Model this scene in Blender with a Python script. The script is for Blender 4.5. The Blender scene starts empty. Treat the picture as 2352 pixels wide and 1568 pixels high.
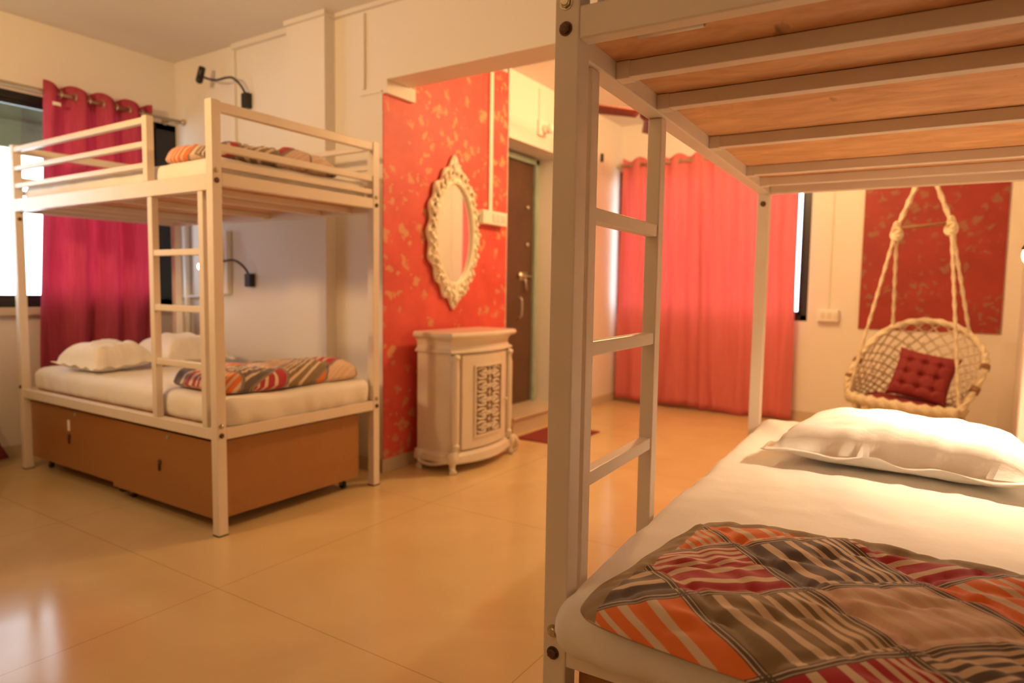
import bpy, bmesh, math, random
from mathutils import Vector, Matrix, noise
random.seed(7)
S = bpy.context.scene
COL = S.collection
PI = math.pi

# ------------------------------------------------------------------ materials
def new_mat(name):
    m = bpy.data.materials.new(name); m.use_nodes = True
    nt = m.node_tree; nt.nodes.clear()
    out = nt.nodes.new('ShaderNodeOutputMaterial')
    b = nt.nodes.new('ShaderNodeBsdfPrincipled')
    nt.links.new(b.outputs[0], out.inputs[0])
    return m, nt, b, out

def N(nt, kind, **kw):
    n = nt.nodes.new(kind)
    for k, v in kw.items():
        if k in n.inputs: n.inputs[k].default_value = v
        else: setattr(n, k, v)
    return n

def rgb(c): return (c[0], c[1], c[2], 1.0)

def ramp(nt, fac, stops, interp='LINEAR'):
    r = nt.nodes.new('ShaderNodeValToRGB'); cr = r.color_ramp; cr.interpolation = interp
    while len(cr.elements) > 1: cr.elements.remove(cr.elements[-1])
    cr.elements[0].position = stops[0][0]; cr.elements[0].color = stops[0][1] if len(stops[0][1]) == 4 else rgb(stops[0][1])
    for p, c in stops[1:]:
        e = cr.elements.new(p); e.color = c if len(c) == 4 else rgb(c)
    if fac is not None: nt.links.new(fac, r.inputs[0])
    return r

def coords(nt, kind='Object', scale=(1, 1, 1)):
    t = nt.nodes.new('ShaderNodeTexCoord'); m = nt.nodes.new('ShaderNodeMapping')
    m.inputs['Scale'].default_value = scale
    nt.links.new(t.outputs[kind], m.inputs[0]); return m.outputs[0]

def bump(nt, b, height, strength=.2, dist=.01):
    n = N(nt, 'ShaderNodeBump', Strength=strength, Distance=dist)
    nt.links.new(height, n.inputs['Height']); nt.links.new(n.outputs[0], b.inputs['Normal'])

def simple(name, c, rough=.5, metal=0., var=.0, scale=8., bs=0., bscale=60., c2=None, coat=0., detail=3.):
    m, nt, b, out = new_mat(name)
    b.inputs['Roughness'].default_value = rough; b.inputs['Metallic'].default_value = metal
    b.inputs['Coat Weight'].default_value = coat
    if var or c2:
        co = coords(nt); n = N(nt, 'ShaderNodeTexNoise', Scale=scale, Detail=detail); nt.links.new(co, n.inputs[0])
        a = c2 or tuple(x * (1 - var) for x in c)
        r = ramp(nt, n.outputs[0], [(.3, c), (.7, a)]); nt.links.new(r.outputs[0], b.inputs['Base Color'])
    else: b.inputs['Base Color'].default_value = rgb(c)
    if bs:
        co = coords(nt); n = N(nt, 'ShaderNodeTexNoise', Scale=bscale, Detail=4.); nt.links.new(co, n.inputs[0]); bump(nt, b, n.outputs[0], bs, .004)
    return m

M = {}
M['wall'] = simple('wall_paint', (.80, .765, .70), .55, var=.04, scale=1.3, bs=.12, bscale=25)
M['ceiling'] = simple('ceiling_paint', (.76, .72, .66), .7, var=.03, scale=1.)
M['metal'] = simple('cream_metal_paint', (.78, .70, .61), .38, var=.05, scale=9, bs=.10, bscale=260)
M['skirting'] = simple('skirting_tile', (.60, .50, .36), .3, var=.12, scale=3)
M['white_plastic'] = simple('white_plastic', (.82, .80, .74), .35)
M['black'] = simple('black_metal', (.012, .011, .012), .4)
M['steel'] = simple('zinc_steel', (.62, .56, .42), .35, metal=.9, var=.3, scale=120)
M['rust'] = simple('rusty_steel', (.15, .075, .05), .5, metal=.35, var=.4, scale=150)
M['rod'] = simple('rod_metal', (.55, .47, .36), .3, metal=.8)
M['furn'] = simple('cream_lacquer', (.74, .68, .60), .28, var=.05, scale=12, coat=.3)
M['frame_cream'] = simple('cream_carved_frame', (.86, .80, .64), .35)
M['furn_shade'] = simple('carving_recess_shade', (.30, .22, .15), .8)  # dark tone that paints shade into carving recesses and the door gap
M['door'] = simple('brown_door', (.115, .055, .028), .45, var=.25, scale=5)
M['door_frame'] = simple('green_grey_frame', (.33, .42, .34), .5, var=.2, scale=12)
M['rope'] = simple('cotton_rope', (.80, .70, .52), .9, var=.25, scale=90, bs=.6, bscale=220)
M['stick'] = simple('wood_stick', (.25, .13, .06), .6)
M['rug'] = simple('dark_red_rug', (.24, .035, .03), .95, var=.25, scale=80, bs=.4, bscale=300)
M['cushion'] = simple('maroon_velvet', (.22, .014, .020), .75, var=.2, scale=40, bs=.2, bscale=300)
M['fan'] = simple('fan_brown', (.16, .035, .02), .4)
M['rubber'] = simple('dark_rubber', (.02, .02, .02), .7)
M['beige_cloth'] = simple('beige_cloth', (.38, .30, .20), .9, var=.3, scale=14)
M['canopy'] = simple('weathered_concrete', (.20, .24, .15), .9, var=.4, scale=4)
M['soil'] = simple('outside_ground', (.22, .25, .15), .95, var=.5, scale=.8)
M['leaf'] = simple('foliage', (.10, .18, .05), .8, var=.6, scale=6)
M['glassy'] = simple('frosted_bulb_glass', (.9, .88, .82), .08)

def cloth(name, c, c2, bs=.25, bscale=9., rough=.85, weave=True):
    m, nt, b, out = new_mat(name)
    b.inputs['Roughness'].default_value = rough
    b.inputs['Sheen Weight'].default_value = .15
    co = coords(nt)
    n = N(nt, 'ShaderNodeTexNoise', Scale=bscale, Detail=5., Distortion=.6); nt.links.new(co, n.inputs[0])
    r = ramp(nt, n.outputs[0], [(.3, c), (.7, c2)]); nt.links.new(r.outputs[0], b.inputs['Base Color'])
    w = N(nt, 'ShaderNodeTexNoise', Scale=700., Detail=1.); nt.links.new(co, w.inputs[0])
    ad = N(nt, 'ShaderNodeMath', operation='MULTIPLY_ADD'); nt.links.new(w.outputs[0], ad.inputs[0]); ad.inputs[1].default_value = .12
    nt.links.new(n.outputs[0], ad.inputs[2]); bump(nt, b, ad.outputs[0], bs, .012)
    return m
M['sheet'] = cloth('white_sheet', (.84, .82, .78), (.80, .78, .74), .35, 7.)
M['pillow'] = cloth('white_pillowcase', (.88, .86, .81), (.85, .83, .78), .25, 14.)

def wood(name, c, c2, axis='x', rough=.35, scale=3., spots=False, stretch=9.):
    m, nt, b, out = new_mat(name)
    sc = {'x': (1, stretch, stretch), 'y': (stretch, 1, stretch), 'z': (stretch, stretch, 1)}[axis]
    co = coords(nt, 'Object', sc)
    n = N(nt, 'ShaderNodeTexNoise', Scale=scale, Detail=8., Roughness=.65, Distortion=.8); nt.links.new(co, n.inputs[0])
    r = ramp(nt, n.outputs[0], [(.25, c), (.75, c2)])
    col = r.outputs[0]
    if spots:
        co2 = coords(nt, 'Object', (3.2, 14, 3))
        v = N(nt, 'ShaderNodeTexNoise', Scale=1.6, Detail=3.); nt.links.new(co2, v.inputs[0])
        rr = ramp(nt, v.outputs[0], [(.71, (0, 0, 0)), (.80, (.8, .8, .8))])
        mx = N(nt, 'ShaderNodeMixRGB'); nt.links.new(rr.outputs[0], mx.inputs[0]); nt.links.new(col, mx.inputs[1]); mx.inputs[2].default_value = rgb([x * .45 for x in c2]); col = mx.outputs[0]
    nt.links.new(col, b.inputs['Base Color']); b.inputs['Roughness'].default_value = rough
    bump(nt, b, n.outputs[0], .06, .004)
    return m
M['ply'] = wood('raw_plywood', (.82, .47, .23), (.47, .215, .09), 'y', .6, 5.5, True, 2.6)
M['laminate'] = wood('brown_laminate', (.36, .165, .055), (.31, .14, .045), 'x', .32, 2.2, False, 5.)

def mat_floor():
    m, nt, b, out = new_mat('polished_floor_tile')
    co = coords(nt, 'Object')
    n = N(nt, 'ShaderNodeTexNoise', Scale=1.6, Detail=6., Distortion=1.2); nt.links.new(co, n.inputs[0])
    r = ramp(nt, n.outputs[0], [(.3, (.66, .50, .27)), (.7, (.59, .435, .225))])
    sp = nt.nodes.new('ShaderNodeSeparateXYZ'); nt.links.new(co, sp.inputs[0])
    masks = []
    for ax, off in ((0, .16), (1, .203)):
        a = N(nt, 'ShaderNodeMath', operation='ADD'); nt.links.new(sp.outputs[ax], a.inputs[0]); a.inputs[1].default_value = 8 + off - (.006 if ax else 0)
        d = N(nt, 'ShaderNodeMath', operation='DIVIDE'); nt.links.new(a.outputs[0], d.inputs[0]); d.inputs[1].default_value = 1.2
        f = N(nt, 'ShaderNodeMath', operation='FRACT'); nt.links.new(d.outputs[0], f.inputs[0])
        l = N(nt, 'ShaderNodeMath', operation='LESS_THAN'); nt.links.new(f.outputs[0], l.inputs[0]); l.inputs[1].default_value = .0022
        masks.append(l)
    mxm = N(nt, 'ShaderNodeMath', operation='MAXIMUM'); nt.links.new(masks[0].outputs[0], mxm.inputs[0]); nt.links.new(masks[1].outputs[0], mxm.inputs[1])
    mx = N(nt, 'ShaderNodeMixRGB'); nt.links.new(mxm.outputs[0], mx.inputs[0]); nt.links.new(r.outputs[0], mx.inputs[1]); mx.inputs[2].default_value = (.36, .25, .13, 1)
    nt.links.new(mx.outputs[0], b.inputs['Base Color'])
    n2 = N(nt, 'ShaderNodeTexNoise', Scale=2.3, Detail=3.); nt.links.new(co, n2.inputs[0])
    rr = ramp(nt, n2.outputs[0], [(.3, (.10, .10, .10)), (.7, (.19, .19, .19))]); nt.links.new(rr.outputs[0], b.inputs['Roughness'])
    b.inputs['Specular IOR Level'].default_value = .24
    return m
M['floor'] = mat_floor()

def mat_redpaper(name, base, dark, leaf):
    m, nt, b, out = new_mat(name)
    co = coords(nt, 'Object')
    n = N(nt, 'ShaderNodeTexNoise', Scale=5., Detail=6., Roughness=.6); nt.links.new(co, n.inputs[0])
    r = ramp(nt, n.outputs[0], [(.3, base), (.72, dark)])
    # leaves: two voronoi layers, kept only in sprigs chosen by a wide noise
    dn = N(nt, 'ShaderNodeTexNoise', Scale=17., Detail=3.); nt.links.new(co, dn.inputs[0])
    mixv = N(nt, 'ShaderNodeMixRGB', blend_type='LINEAR_LIGHT'); mixv.inputs[0].default_value = .065
    nt.links.new(co, mixv.inputs[1]); nt.links.new(dn.outputs['Color'], mixv.inputs[2])
    cur = None
    for sc, th, seed, lo in ((8., .27, 0., .45), (13., .28, 7., .49), (5., .16, 3., .44)):
        mp = nt.nodes.new('ShaderNodeMapping'); mp.inputs['Location'].default_value = (seed, seed * 2, seed); mp.inputs['Scale'].default_value = (1., 1., 1.)
        mp.inputs['Rotation'].default_value = (.5, .0, .3); nt.links.new(mixv.outputs[0], mp.inputs[0])
        v = N(nt, 'ShaderNodeTexVoronoi', Scale=sc); nt.links.new(mp.outputs[0], v.inputs[0])
        l = ramp(nt, v.outputs['Distance'], [(th - .05, (1, 1, 1)), (th + .04, (0, 0, 0))])
        k = N(nt, 'ShaderNodeTexNoise', Scale=3.6, Detail=1.); mp2 = nt.nodes.new('ShaderNodeMapping'); mp2.inputs['Location'].default_value = (seed, 1, seed)
        nt.links.new(co, mp2.inputs[0]); nt.links.new(mp2.outputs[0], k.inputs[0])
        g = ramp(nt, k.outputs[0], [(lo, (0, 0, 0)), (lo + .06, (1, 1, 1))])
        mu = N(nt, 'ShaderNodeMath', operation='MULTIPLY'); nt.links.new(l.outputs[0], mu.inputs[0]); nt.links.new(g.outputs[0], mu.inputs[1])
        if cur is None: cur = mu.outputs[0]
        else:
            mm = N(nt, 'ShaderNodeMath', operation='MAXIMUM'); nt.links.new(cur, mm.inputs[0]); nt.links.new(mu.outputs[0], mm.inputs[1]); cur = mm.outputs[0]
    sc_ = N(nt, 'ShaderNodeMath', operation='MULTIPLY'); nt.links.new(cur, sc_.inputs[0]); sc_.inputs[1].default_value = .72
    mx = N(nt, 'ShaderNodeMixRGB'); nt.links.new(sc_.outputs[0], mx.inputs[0]); nt.links.new(r.outputs[0], mx.inputs[1]); mx.inputs[2].default_value = rgb(leaf)
    nt.links.new(mx.outputs[0], b.inputs['Base Color']); b.inputs['Roughness'].default_value = .55
    return m
M['redpaper'] = mat_redpaper('red_speckled_paper', (.72, .105, .085), (.56, .065, .055), (.60, .36, .17))
M['redpaper2'] = mat_redpaper('dark_red_speckled_paper', (.34, .032, .024), (.25, .022, .018), (.27, .14, .075))

def mat_curtain(name, c, c2, trans=.5):
    m, nt, b, out = new_mat(name)
    nt.nodes.remove(b)
    co = coords(nt, 'Object', (30, 30, 1.5))
    n = N(nt, 'ShaderNodeTexNoise', Scale=4., Detail=3.); nt.links.new(co, n.inputs[0])
    r = ramp(nt, n.outputs[0], [(.3, c), (.7, c2)])
    d = nt.nodes.new('ShaderNodeBsdfDiffuse'); t = nt.nodes.new('ShaderNodeBsdfTranslucent')
    nt.links.new(r.outputs[0], d.inputs[0]); nt.links.new(r.outputs[0], t.inputs[0])
    mx = nt.nodes.new('ShaderNodeMixShader'); mx.inputs[0].default_value = trans
    nt.links.new(d.outputs[0], mx.inputs[1]); nt.links.new(t.outputs[0], mx.inputs[2]); nt.links.new(mx.outputs[0], out.inputs[0])
    return m
M['curtain'] = mat_curtain('coral_curtain', (.86, .30, .30), (.80, .26, .265), .42)
M['curtain_l'] = mat_curtain('crimson_curtain', (.70, .16, .23), (.60, .12, .185), .58)

def mat_glass():
    m, nt, b, out = new_mat('window_glass'); nt.nodes.remove(b)
    t = nt.nodes.new('ShaderNodeBsdfTransparent'); g = nt.nodes.new('ShaderNodeBsdfGlossy'); g.inputs['Roughness'].default_value = .02
    mx = nt.nodes.new('ShaderNodeMixShader'); mx.inputs[0].default_value = .06
    nt.links.new(t.outputs[0], mx.inputs[1]); nt.links.new(g.outputs[0], mx.inputs[2]); nt.links.new(mx.outputs[0], out.inputs[0]); return m
M['glass'] = mat_glass()
def mat_mirror():
    m, nt, b, out = new_mat('mirror_silver'); b.inputs['Metallic'].default_value = 1.; b.inputs['Roughness'].default_value = .02; b.inputs['Base Color'].default_value = (.9, .9, .88, 1); return m
M['mirror'] = mat_mirror()
def mat_emit(name, c, s):
    m, nt, b, out = new_mat(name); b.inputs['Base Color'].default_value = rgb(c); b.inputs['Emission Color'].default_value = rgb(c); b.inputs['Emission Strength'].default_value = s; return m
M['bulb'] = mat_emit('lit_warm_bulb', (1, .80, .50), 14.)

# quilt: patches keyed by cell (i, j) of the uv map, i in -4..3, j in -2..1
CREAM = (.66, .52, .38); CRIM = (.40, .022, .040); ORG = (.72, .17, .03); GREY = (.125, .095, .095); OLIVE = (.22, .155, .085); PINK = (.62, .42, .31)
def mat_quilt():
    m, nt, b, out = new_mat('patchwork_quilt')
    tab = {}
    import itertools
    cyc = [(CRIM, 1), (GREY, 0), (ORG, 0), (OLIVE, 0), (GREY, 1), (ORG, 1), (CRIM, 0), (PINK, 0)]
    for k, (i, j) in enumerate(itertools.product(range(-4, 4), range(-2, 2))): tab[(i, j)] = cyc[(i * 3 + j * 5) % 8]
    # dir 1: stripes run along e1 (vary with v); dir 0: run along e2 (vary with u)
    tab.update({(-1, -1): (CRIM, 1), (-2, -1): (GREY, 1), (-2, 0): (ORG, .5), (-1, 0): (OLIVE, 0), (0, -1): (GREY, 0), (0, 0): (PINK, 0), (1, -1): (CRIM, 1),
                (1, 0): (ORG, 0), (-1, 1): (CRIM, 0), (0, 1): (GREY, 1), (-1, -2): (ORG, 0), (-2, -2): (ORG, 1), (0, -2): (ORG, 0), (-3, -1): (CRIM, 1), (-3, 0): (ORG, 1), (1, 1): (OLIVE, 0), (2, 0): (CRIM, 0), (2, -1): (GREY, 1)})
    uv = nt.nodes.new('ShaderNodeUVMap'); uv.uv_map = 'UVMap'
    # slight warp so seams and stripes are not ruler-straight
    dn = N(nt, 'ShaderNodeTexNoise', Scale=1.5, Detail=0.); nt.links.new(uv.outputs[0], dn.inputs[0])
    sub = N(nt, 'ShaderNodeVectorMath', operation='SUBTRACT'); nt.links.new(dn.outputs['Color'], sub.inputs[0]); sub.inputs[1].default_value = (.5, .5, .5)
    scl = N(nt, 'ShaderNodeVectorMath', operation='SCALE'); nt.links.new(sub.outputs[0], scl.inputs[0]); scl.inputs['Scale'].default_value = .10
    add = N(nt, 'ShaderNodeVectorMath', operation='ADD'); nt.links.new(uv.outputs[0], add.inputs[0]); nt.links.new(scl.outputs[0], add.inputs[1])
    sp = nt.nodes.new('ShaderNodeSeparateXYZ'); nt.links.new(add.outputs[0], sp.inputs[0])
    def mth(op, a, bb=None, c=None):
        n = N(nt, 'ShaderNodeMath', operation=op)
        for s, v in zip(n.inputs, (a, bb, c)):
            if v is None: continue
            if isinstance(v, (int, float)): s.default_value = v
            else: nt.links.new(v, s)
        return n.outputs[0]
    U, V = sp.outputs[0], sp.outputs[1]
    fu, fv = mth('FLOOR', U), mth('FLOOR', V)
    cu = mth('MINIMUM', mth('MAXIMUM', fu, -4), 3); cv = mth('MINIMUM', mth('MAXIMUM', fv, -2), 1)
    idx = mth('ADD', mth('MULTIPLY', mth('ADD', cu, 4), 4), mth('ADD', cv, 2))
    key = mth('DIVIDE', mth('ADD', idx, .5), 32.)
    stops = [(k / 32., (*tab[(k // 4 - 4, k % 4 - 2)][0], float(tab[(k // 4 - 4, k % 4 - 2)][1]))) for k in range(32)]
    R = ramp(nt, key, stops, 'CONSTANT')
    ffu, ffv = mth('FRACT', U), mth('FRACT', V)
    al = R.outputs['Alpha']; isv = mth('GREATER_THAN', al, .75); isr = mth('MULTIPLY', mth('GREATER_THAN', al, .25), mth('LESS_THAN', al, .75))
    uu = mth('ABSOLUTE', mth('SUBTRACT', ffu, isr))
    w = mth('ADD', mth('MULTIPLY', mth('SUBTRACT', 1., ffv), isv), mth('MULTIPLY', uu, mth('SUBTRACT', 1., isv)))
    bands = [0, .22, .30, .44, .51, .61, .66, .73, .78, .82, .87, .90, .94]
    st = ramp(nt, w, [(p, (1, 1, 1) if k % 2 == 0 else (0, 0, 0)) for k, p in enumerate(bands)], 'CONSTANT')
    c1 = N(nt, 'ShaderNodeMixRGB'); nt.links.new(st.outputs[0], c1.inputs[0]); c1.inputs[1].default_value = rgb(CREAM); nt.links.new(R.outputs[0], c1.inputs[2])
    # border: twin grey lines between patches
    L = [(0, 1), (.016, .35), (.026, 1), (.042, 0), (.962, 1), (.975, .35), (.985, 1)]
    lu = ramp(nt, ffu, [(p, (0, 0, 0) if v == 0 else ((1, 1, 1) if v == 1 else (.01, .01, .01))) for p, v in L], 'CONSTANT')
    lv = ramp(nt, ffv, [(p, (0, 0, 0) if v == 0 else ((1, 1, 1) if v == 1 else (.01, .01, .01))) for p, v in L], 'CONSTANT')
    bm_ = mth('MAXIMUM', lu.outputs[0], lv.outputs[0])
    isb = mth('GREATER_THAN', bm_, .005); isg = mth('GREATER_THAN', bm_, .5)
    cb = N(nt, 'ShaderNodeMixRGB'); nt.links.new(isg, cb.inputs[0]); cb.inputs[1].default_value = rgb(CREAM); cb.inputs[2].default_value = rgb((.10, .075, .065))
    c2 = N(nt, 'ShaderNodeMixRGB'); nt.links.new(isb, c2.inputs[0]); nt.links.new(c1.outputs[0], c2.inputs[1]); nt.links.new(cb.outputs[0], c2.inputs[2])
    nt.links.new(c2.outputs[0], b.inputs['Base Color'])
    b.inputs['Roughness'].default_value = .8; b.inputs['Sheen Weight'].default_value = .2
    wv = N(nt, 'ShaderNodeTexNoise', Scale=420., Detail=1.); nt.links.new(coords(nt), wv.inputs[0]); bump(nt, b, wv.outputs[0], .12, .002)
    return m
M['quilt'] = mat_quilt()
M['quilt_back'] = cloth('olive_quilt_lining', (.33, .25, .15), (.29, .215, .13), .3, 22.)

# ------------------------------------------------------------------ mesh helpers
def obj(name, bm, mat, parent=None, smooth=False, loc=None):
    me = bpy.data.meshes.new(name); bm.normal_update(); bm.to_mesh(me); bm.free()
    for m_ in (mat if isinstance(mat, (list, tuple)) else [mat]): me.materials.append(m_)
    if smooth:
        for p in me.polygons: p.use_smooth = True
    o = bpy.data.objects.new(name, me); COL.objects.link(o)
    if parent: o.parent = parent
    if loc: o.location = loc
    return o
def tag(o, label, cat, group=None):
    o['label'] = label; o['category'] = cat
    if group: o['group'] = group
    return o
def thing(name, label, cat, loc=(0, 0, 0), rz=0, group=None):
    o = bpy.data.objects.new(name, None); COL.objects.link(o); o.location = loc; o.rotation_euler = (0, 0, rz); o.empty_display_size = .1
    return tag(o, label, cat, group)
def struct(name, bm, mat, smooth=False):
    o = obj(name, bm, mat, None, smooth); o['kind'] = 'structure'; return o

def box(bm, x0, x1, y0, y1, z0, z1, bev=0., mi=0):
    vs = [bm.verts.new(p) for p in ((x0, y0, z0), (x1, y0, z0), (x1, y1, z0), (x0, y1, z0), (x0, y0, z1), (x1, y0, z1), (x1, y1, z1), (x0, y1, z1))]
    fs = [bm.faces.new([vs[i] for i in f]) for f in ((3, 2, 1, 0), (4, 5, 6, 7), (0, 1, 5, 4), (1, 2, 6, 5), (2, 3, 7, 6), (3, 0, 4, 7))]
    for f in fs: f.material_index = mi
    if bev:
        es = list({e for f in fs for e in f.edges})
        bmesh.ops.bevel(bm, geom=es, offset=bev, segments=2, affect='EDGES', profile=.5)
def B(*boxes, bev=0.):
    bm = bmesh.new()
    for b_ in boxes: box(bm, *b_, bev=bev)
    return bm
def catmull(pts, n=6, closed=False):
    P = [Vector(p) for p in pts]; out = []; m = len(P)
    rng = range(m) if closed else range(m - 1)
    for i in rng:
        p0 = P[(i - 1) % m] if (closed or i > 0) else P[0] * 2 - P[1]
        p1 = P[i]; p2 = P[(i + 1) % m]
        p3 = P[(i + 2) % m] if (closed or i + 2 < m) else P[-1] * 2 - P[-2]
        for k in range(n):
            t = k / n
            out.append(.5 * ((2 * p1) + (-p0 + p2) * t + (2 * p0 - 5 * p1 + 4 * p2 - p3) * t * t + (-p0 + 3 * p1 - 3 * p2 + p3) * t ** 3))
    if not closed: out.append(P[-1].copy())
    return out
def tube(bm, pts, r, seg=8, closed=False, caps=True, twist=0., lobes=0):
    P = [Vector(p) for p in pts]; n = len(P); rings = []
    up = None
    for i in range(n):
        a = P[(i - 1) % n] if (closed or i > 0) else P[0]; c = P[(i + 1) % n] if (closed or i < n - 1) else P[-1]
        t = (c - a)
        if t.length < 1e-9: t = Vector((0, 0, 1))
        t.normalize()
        if up is None:
            up = Vector((0, 0, 1)) if abs(t.z) < .9 else Vector((1, 0, 0))
        u = up - t * up.dot(t)
        if u.length < 1e-6: u = t.orthogonal()
        u.normalize(); up = u; v = t.cross(u)
        rr = r(i / (n - 1)) if callable(r) else r
        ring = []
        for k in range(seg):
            a_ = 2 * PI * k / seg + twist * i
            q = rr * (1 + (.22 * math.cos(lobes * (2 * PI * k / seg)) if lobes else 0))
            ring.append(bm.verts.new(P[i] + (u * math.cos(a_) + v * math.sin(a_)) * q))
        rings.append(ring)
    m = n if closed else n - 1
    for i in range(m):
        A, C = rings[i], rings[(i + 1) % n]
        for k in range(seg): bm.faces.new((A[k], A[(k + 1) % seg], C[(k + 1) % seg], C[k]))
    if caps and not closed:
        bm.faces.new(list(reversed(rings[0]))); bm.faces.new(rings[-1])
def rope_pts(pts, n=14): return catmull(pts, n)
def ball(bm, c, r, seg=12, sc=(1, 1, 1)):
    m = Matrix.Translation(Vector(c)) @ Matrix.Diagonal((r * sc[0], r * sc[1], r * sc[2], 1))
    bmesh.ops.create_uvsphere(bm, u_segments=seg, v_segments=max(6, seg // 2 + 2), radius=1, matrix=m)
def cyl(bm, p0, p1, r, seg=16, r2=None):
    p0, p1 = Vector(p0), Vector(p1); r2 = r if r2 is None else r2
    tube(bm, [p0, p1], (lambda t: r + (r2 - r) * t), seg)
def grid_surface(bm, fn, nu, nv, mi=0, flip=False, uvfn=None, closed_u=False):
    V = [[bm.verts.new(fn(i / nu, j / nv)) for j in range(nv + 1)] for i in range(nu + (0 if closed_u else 1))]
    uvl = bm.loops.layers.uv.verify() if uvfn else None
    L = len(V)
    for i in range(nu):
        for j in range(nv):
            q = [V[i][j], V[(i + 1) % L][j], V[(i + 1) % L][j + 1], V[i][j + 1]]
            if flip: q.reverse()
            f = bm.faces.new(q); f.material_index = mi
            if uvfn:
                for l in f.loops: l[uvl].uv = uvfn(l.vert.co)
    return V
def soft_box(x0, x1, y0, y1, z0, z1, r, seg=.03, disp=None):
    """a cushion-like box with rounded edges, finely divided"""
    bm = bmesh.new()
    nx, ny, nz = (max(2, int((b_ - a_) / seg)) for a_, b_ in ((x0, x1), (y0, y1), (z0, z1)))
    nx, ny, nz = min(nx, 120), min(ny, 80), max(nz, 5)
    cx = [x0 + (x1 - x0) * i / nx for i in range(nx + 1)]; cy = [y0 + (y1 - y0) * i / ny for i in range(ny + 1)]; cz = [z0 + (z1 - z0) * i / nz for i in range(nz + 1)]
    cache = {}
    def vert(i, j, k):
        if (i, j, k) in cache: return cache[(i, j, k)]
        p = Vector((cx[i], cy[j], cz[k]))
        q = Vector((min(max(p.x, x0 + r), x1 - r), min(max(p.y, y0 + r), y1 - r), min(max(p.z, z0 + r), z1 - r)))
        d = p - q
        if d.length > 1e-9: d.normalize(); p = q + d * r
        if disp: p = disp(p, d)
        v = bm.verts.new(p); cache[(i, j, k)] = v; return v
    def q4(a, b_, c, d_): bm.faces.new((a, b_, c, d_))
    for i in range(nx):
        for j in range(ny):
            q4(vert(i, j, nz), vert(i + 1, j, nz), vert(i + 1, j + 1, nz), vert(i, j + 1, nz)); q4(vert(i, j + 1, 0), vert(i + 1, j + 1, 0), vert(i + 1, j, 0), vert(i, j, 0))
    for i in range(nx):
        for k in range(nz):
            q4(vert(i, 0, k), vert(i + 1, 0, k), vert(i + 1, 0, k + 1), vert(i, 0, k + 1)); q4(vert(i, ny, k + 1), vert(i + 1, ny, k + 1), vert(i + 1, ny, k), vert(i, ny, k))
    for j in range(ny):
        for k in range(nz):
            q4(vert(0, j, k + 1), vert(0, j + 1, k + 1), vert(0, j + 1, k), vert(0, j, k)); q4(vert(nx, j, k), vert(nx, j + 1, k), vert(nx, j + 1, k + 1), vert(nx, j, k + 1))
    return bm
def nz3(p, s, seed=0): return noise.noise(Vector((p[0] * s + seed, p[1] * s + seed * 1.7, p[2] * s)))

# ------------------------------------------------------------------ room shell
XW, XR, YB, YF, YM, XM, ZC = -4.81, .47, -2.2, 6.2, 2.87, -2.75, 2.70
struct('floor', B((XW - .2, XR + .2, YB - .2, YF + .2, -.1, 0)), M['floor'])
struct('ceiling', B((XW - .2, XR + .2, YB - .2, YF + .2, ZC, ZC + .1)), M['ceiling'])
# left wall with window opening y .35..2.84, z .94..2.25
WL = (.35, 2.868, .94, 2.25)
struct('wall_left', B((XW - .2, XW, YB, WL[0], 0, ZC), (XW - .2, XW, WL[1], YM + .2, 0, ZC), (XW - .2, XW, WL[0], WL[1], 0, WL[2]), (XW - .2, XW, WL[0], WL[1], WL[3], ZC)), M['wall'])
struct('wall_middle', B((XW, XM, YM, YM + .25, 0, ZC), (-3.475, -3.135, 2.79, YM, 0, ZC), (XM, XR, YM, 3.07, 2.27, ZC), (XM - .2, XM, YM + .25, 4.18, 0, ZC)), M['wall'])
DO = (4.18, 5.05, 2.21)
struct('wall_door_side', B((XM - .4, XM, DO[0] - .02, DO[1], DO[2], ZC), (XM - .4, XM, DO[1], YF, 0, ZC), (XM - .4, XM - .27, DO[0] - .1, DO[1], 0, DO[2])), M['wall'])
WF = (-2.75, -.985, .86, 2.26)
struct('wall_far', B((XM - .4, WF[0], YF, YF + .2, 0, ZC), (WF[1], XR + .2, YF, YF + .2, 0, ZC), (WF[0], WF[1], YF, YF + .2, 0, WF[2]), (WF[0], WF[1], YF, YF + .2, WF[3], ZC)), M['wall'])
struct('wall_right', B((XR, XR + .2, YB, YF, 0, ZC)), M['wall'])
struct('wall_behind', B((XW - .2, XR + .2, YB - .2, YB, 0, ZC)), M['wall'])
# dropped block at the top of the red wall
struct('trim_1', B((XM, XM + .035, YM + .0, 3.115, 2.195, 2.27)), M['wall'])
struct('trim_2', B((-2.92, XM + .003, YM - .012, YM, 2.20, 2.213)), M['wall'])
struct('trim_3', B((-4.1, -3.475, YM - .03, YM, 2.665, ZC), (-3.475, -3.11, 2.768, 2.79, 2.672, ZC), (-3.135, -3.11, 2.79, YM, 2.672, ZC), (-3.11, -.9, YM - .025, YM, 2.675, ZC)), M['ceiling'])
struct('baseboard_left', B((XW, XW + .012, YB, YM, 0, .085)), M['skirting'])
struct('baseboard_middle', B((XW, XM + .012, YM - .012, YM, 0, .08), (XM, XM + .012, YM, 4.16, 0, .08), (-3.487, -3.123, 2.778, 2.79, 0, .08)), M['skirting'])
struct('baseboard_far', B((XM, XR, YF - .012, YF, 0, .08), (XM, XM + .012, 5.05, YF, 0, .08)), M['skirting'])
struct('baseboard_right', B((XR - .012, XR, YB, YF, 0, .08)), M['skirting'])
bm = bmesh.new(); box(bm, -3.02, -2.66, 4.165, 5.07, 0, .115); box(bm, -3.02, -2.645, 4.16, 5.07, .115, .135, .004)
struct('trim_4', bm, M['skirting'])
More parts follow.
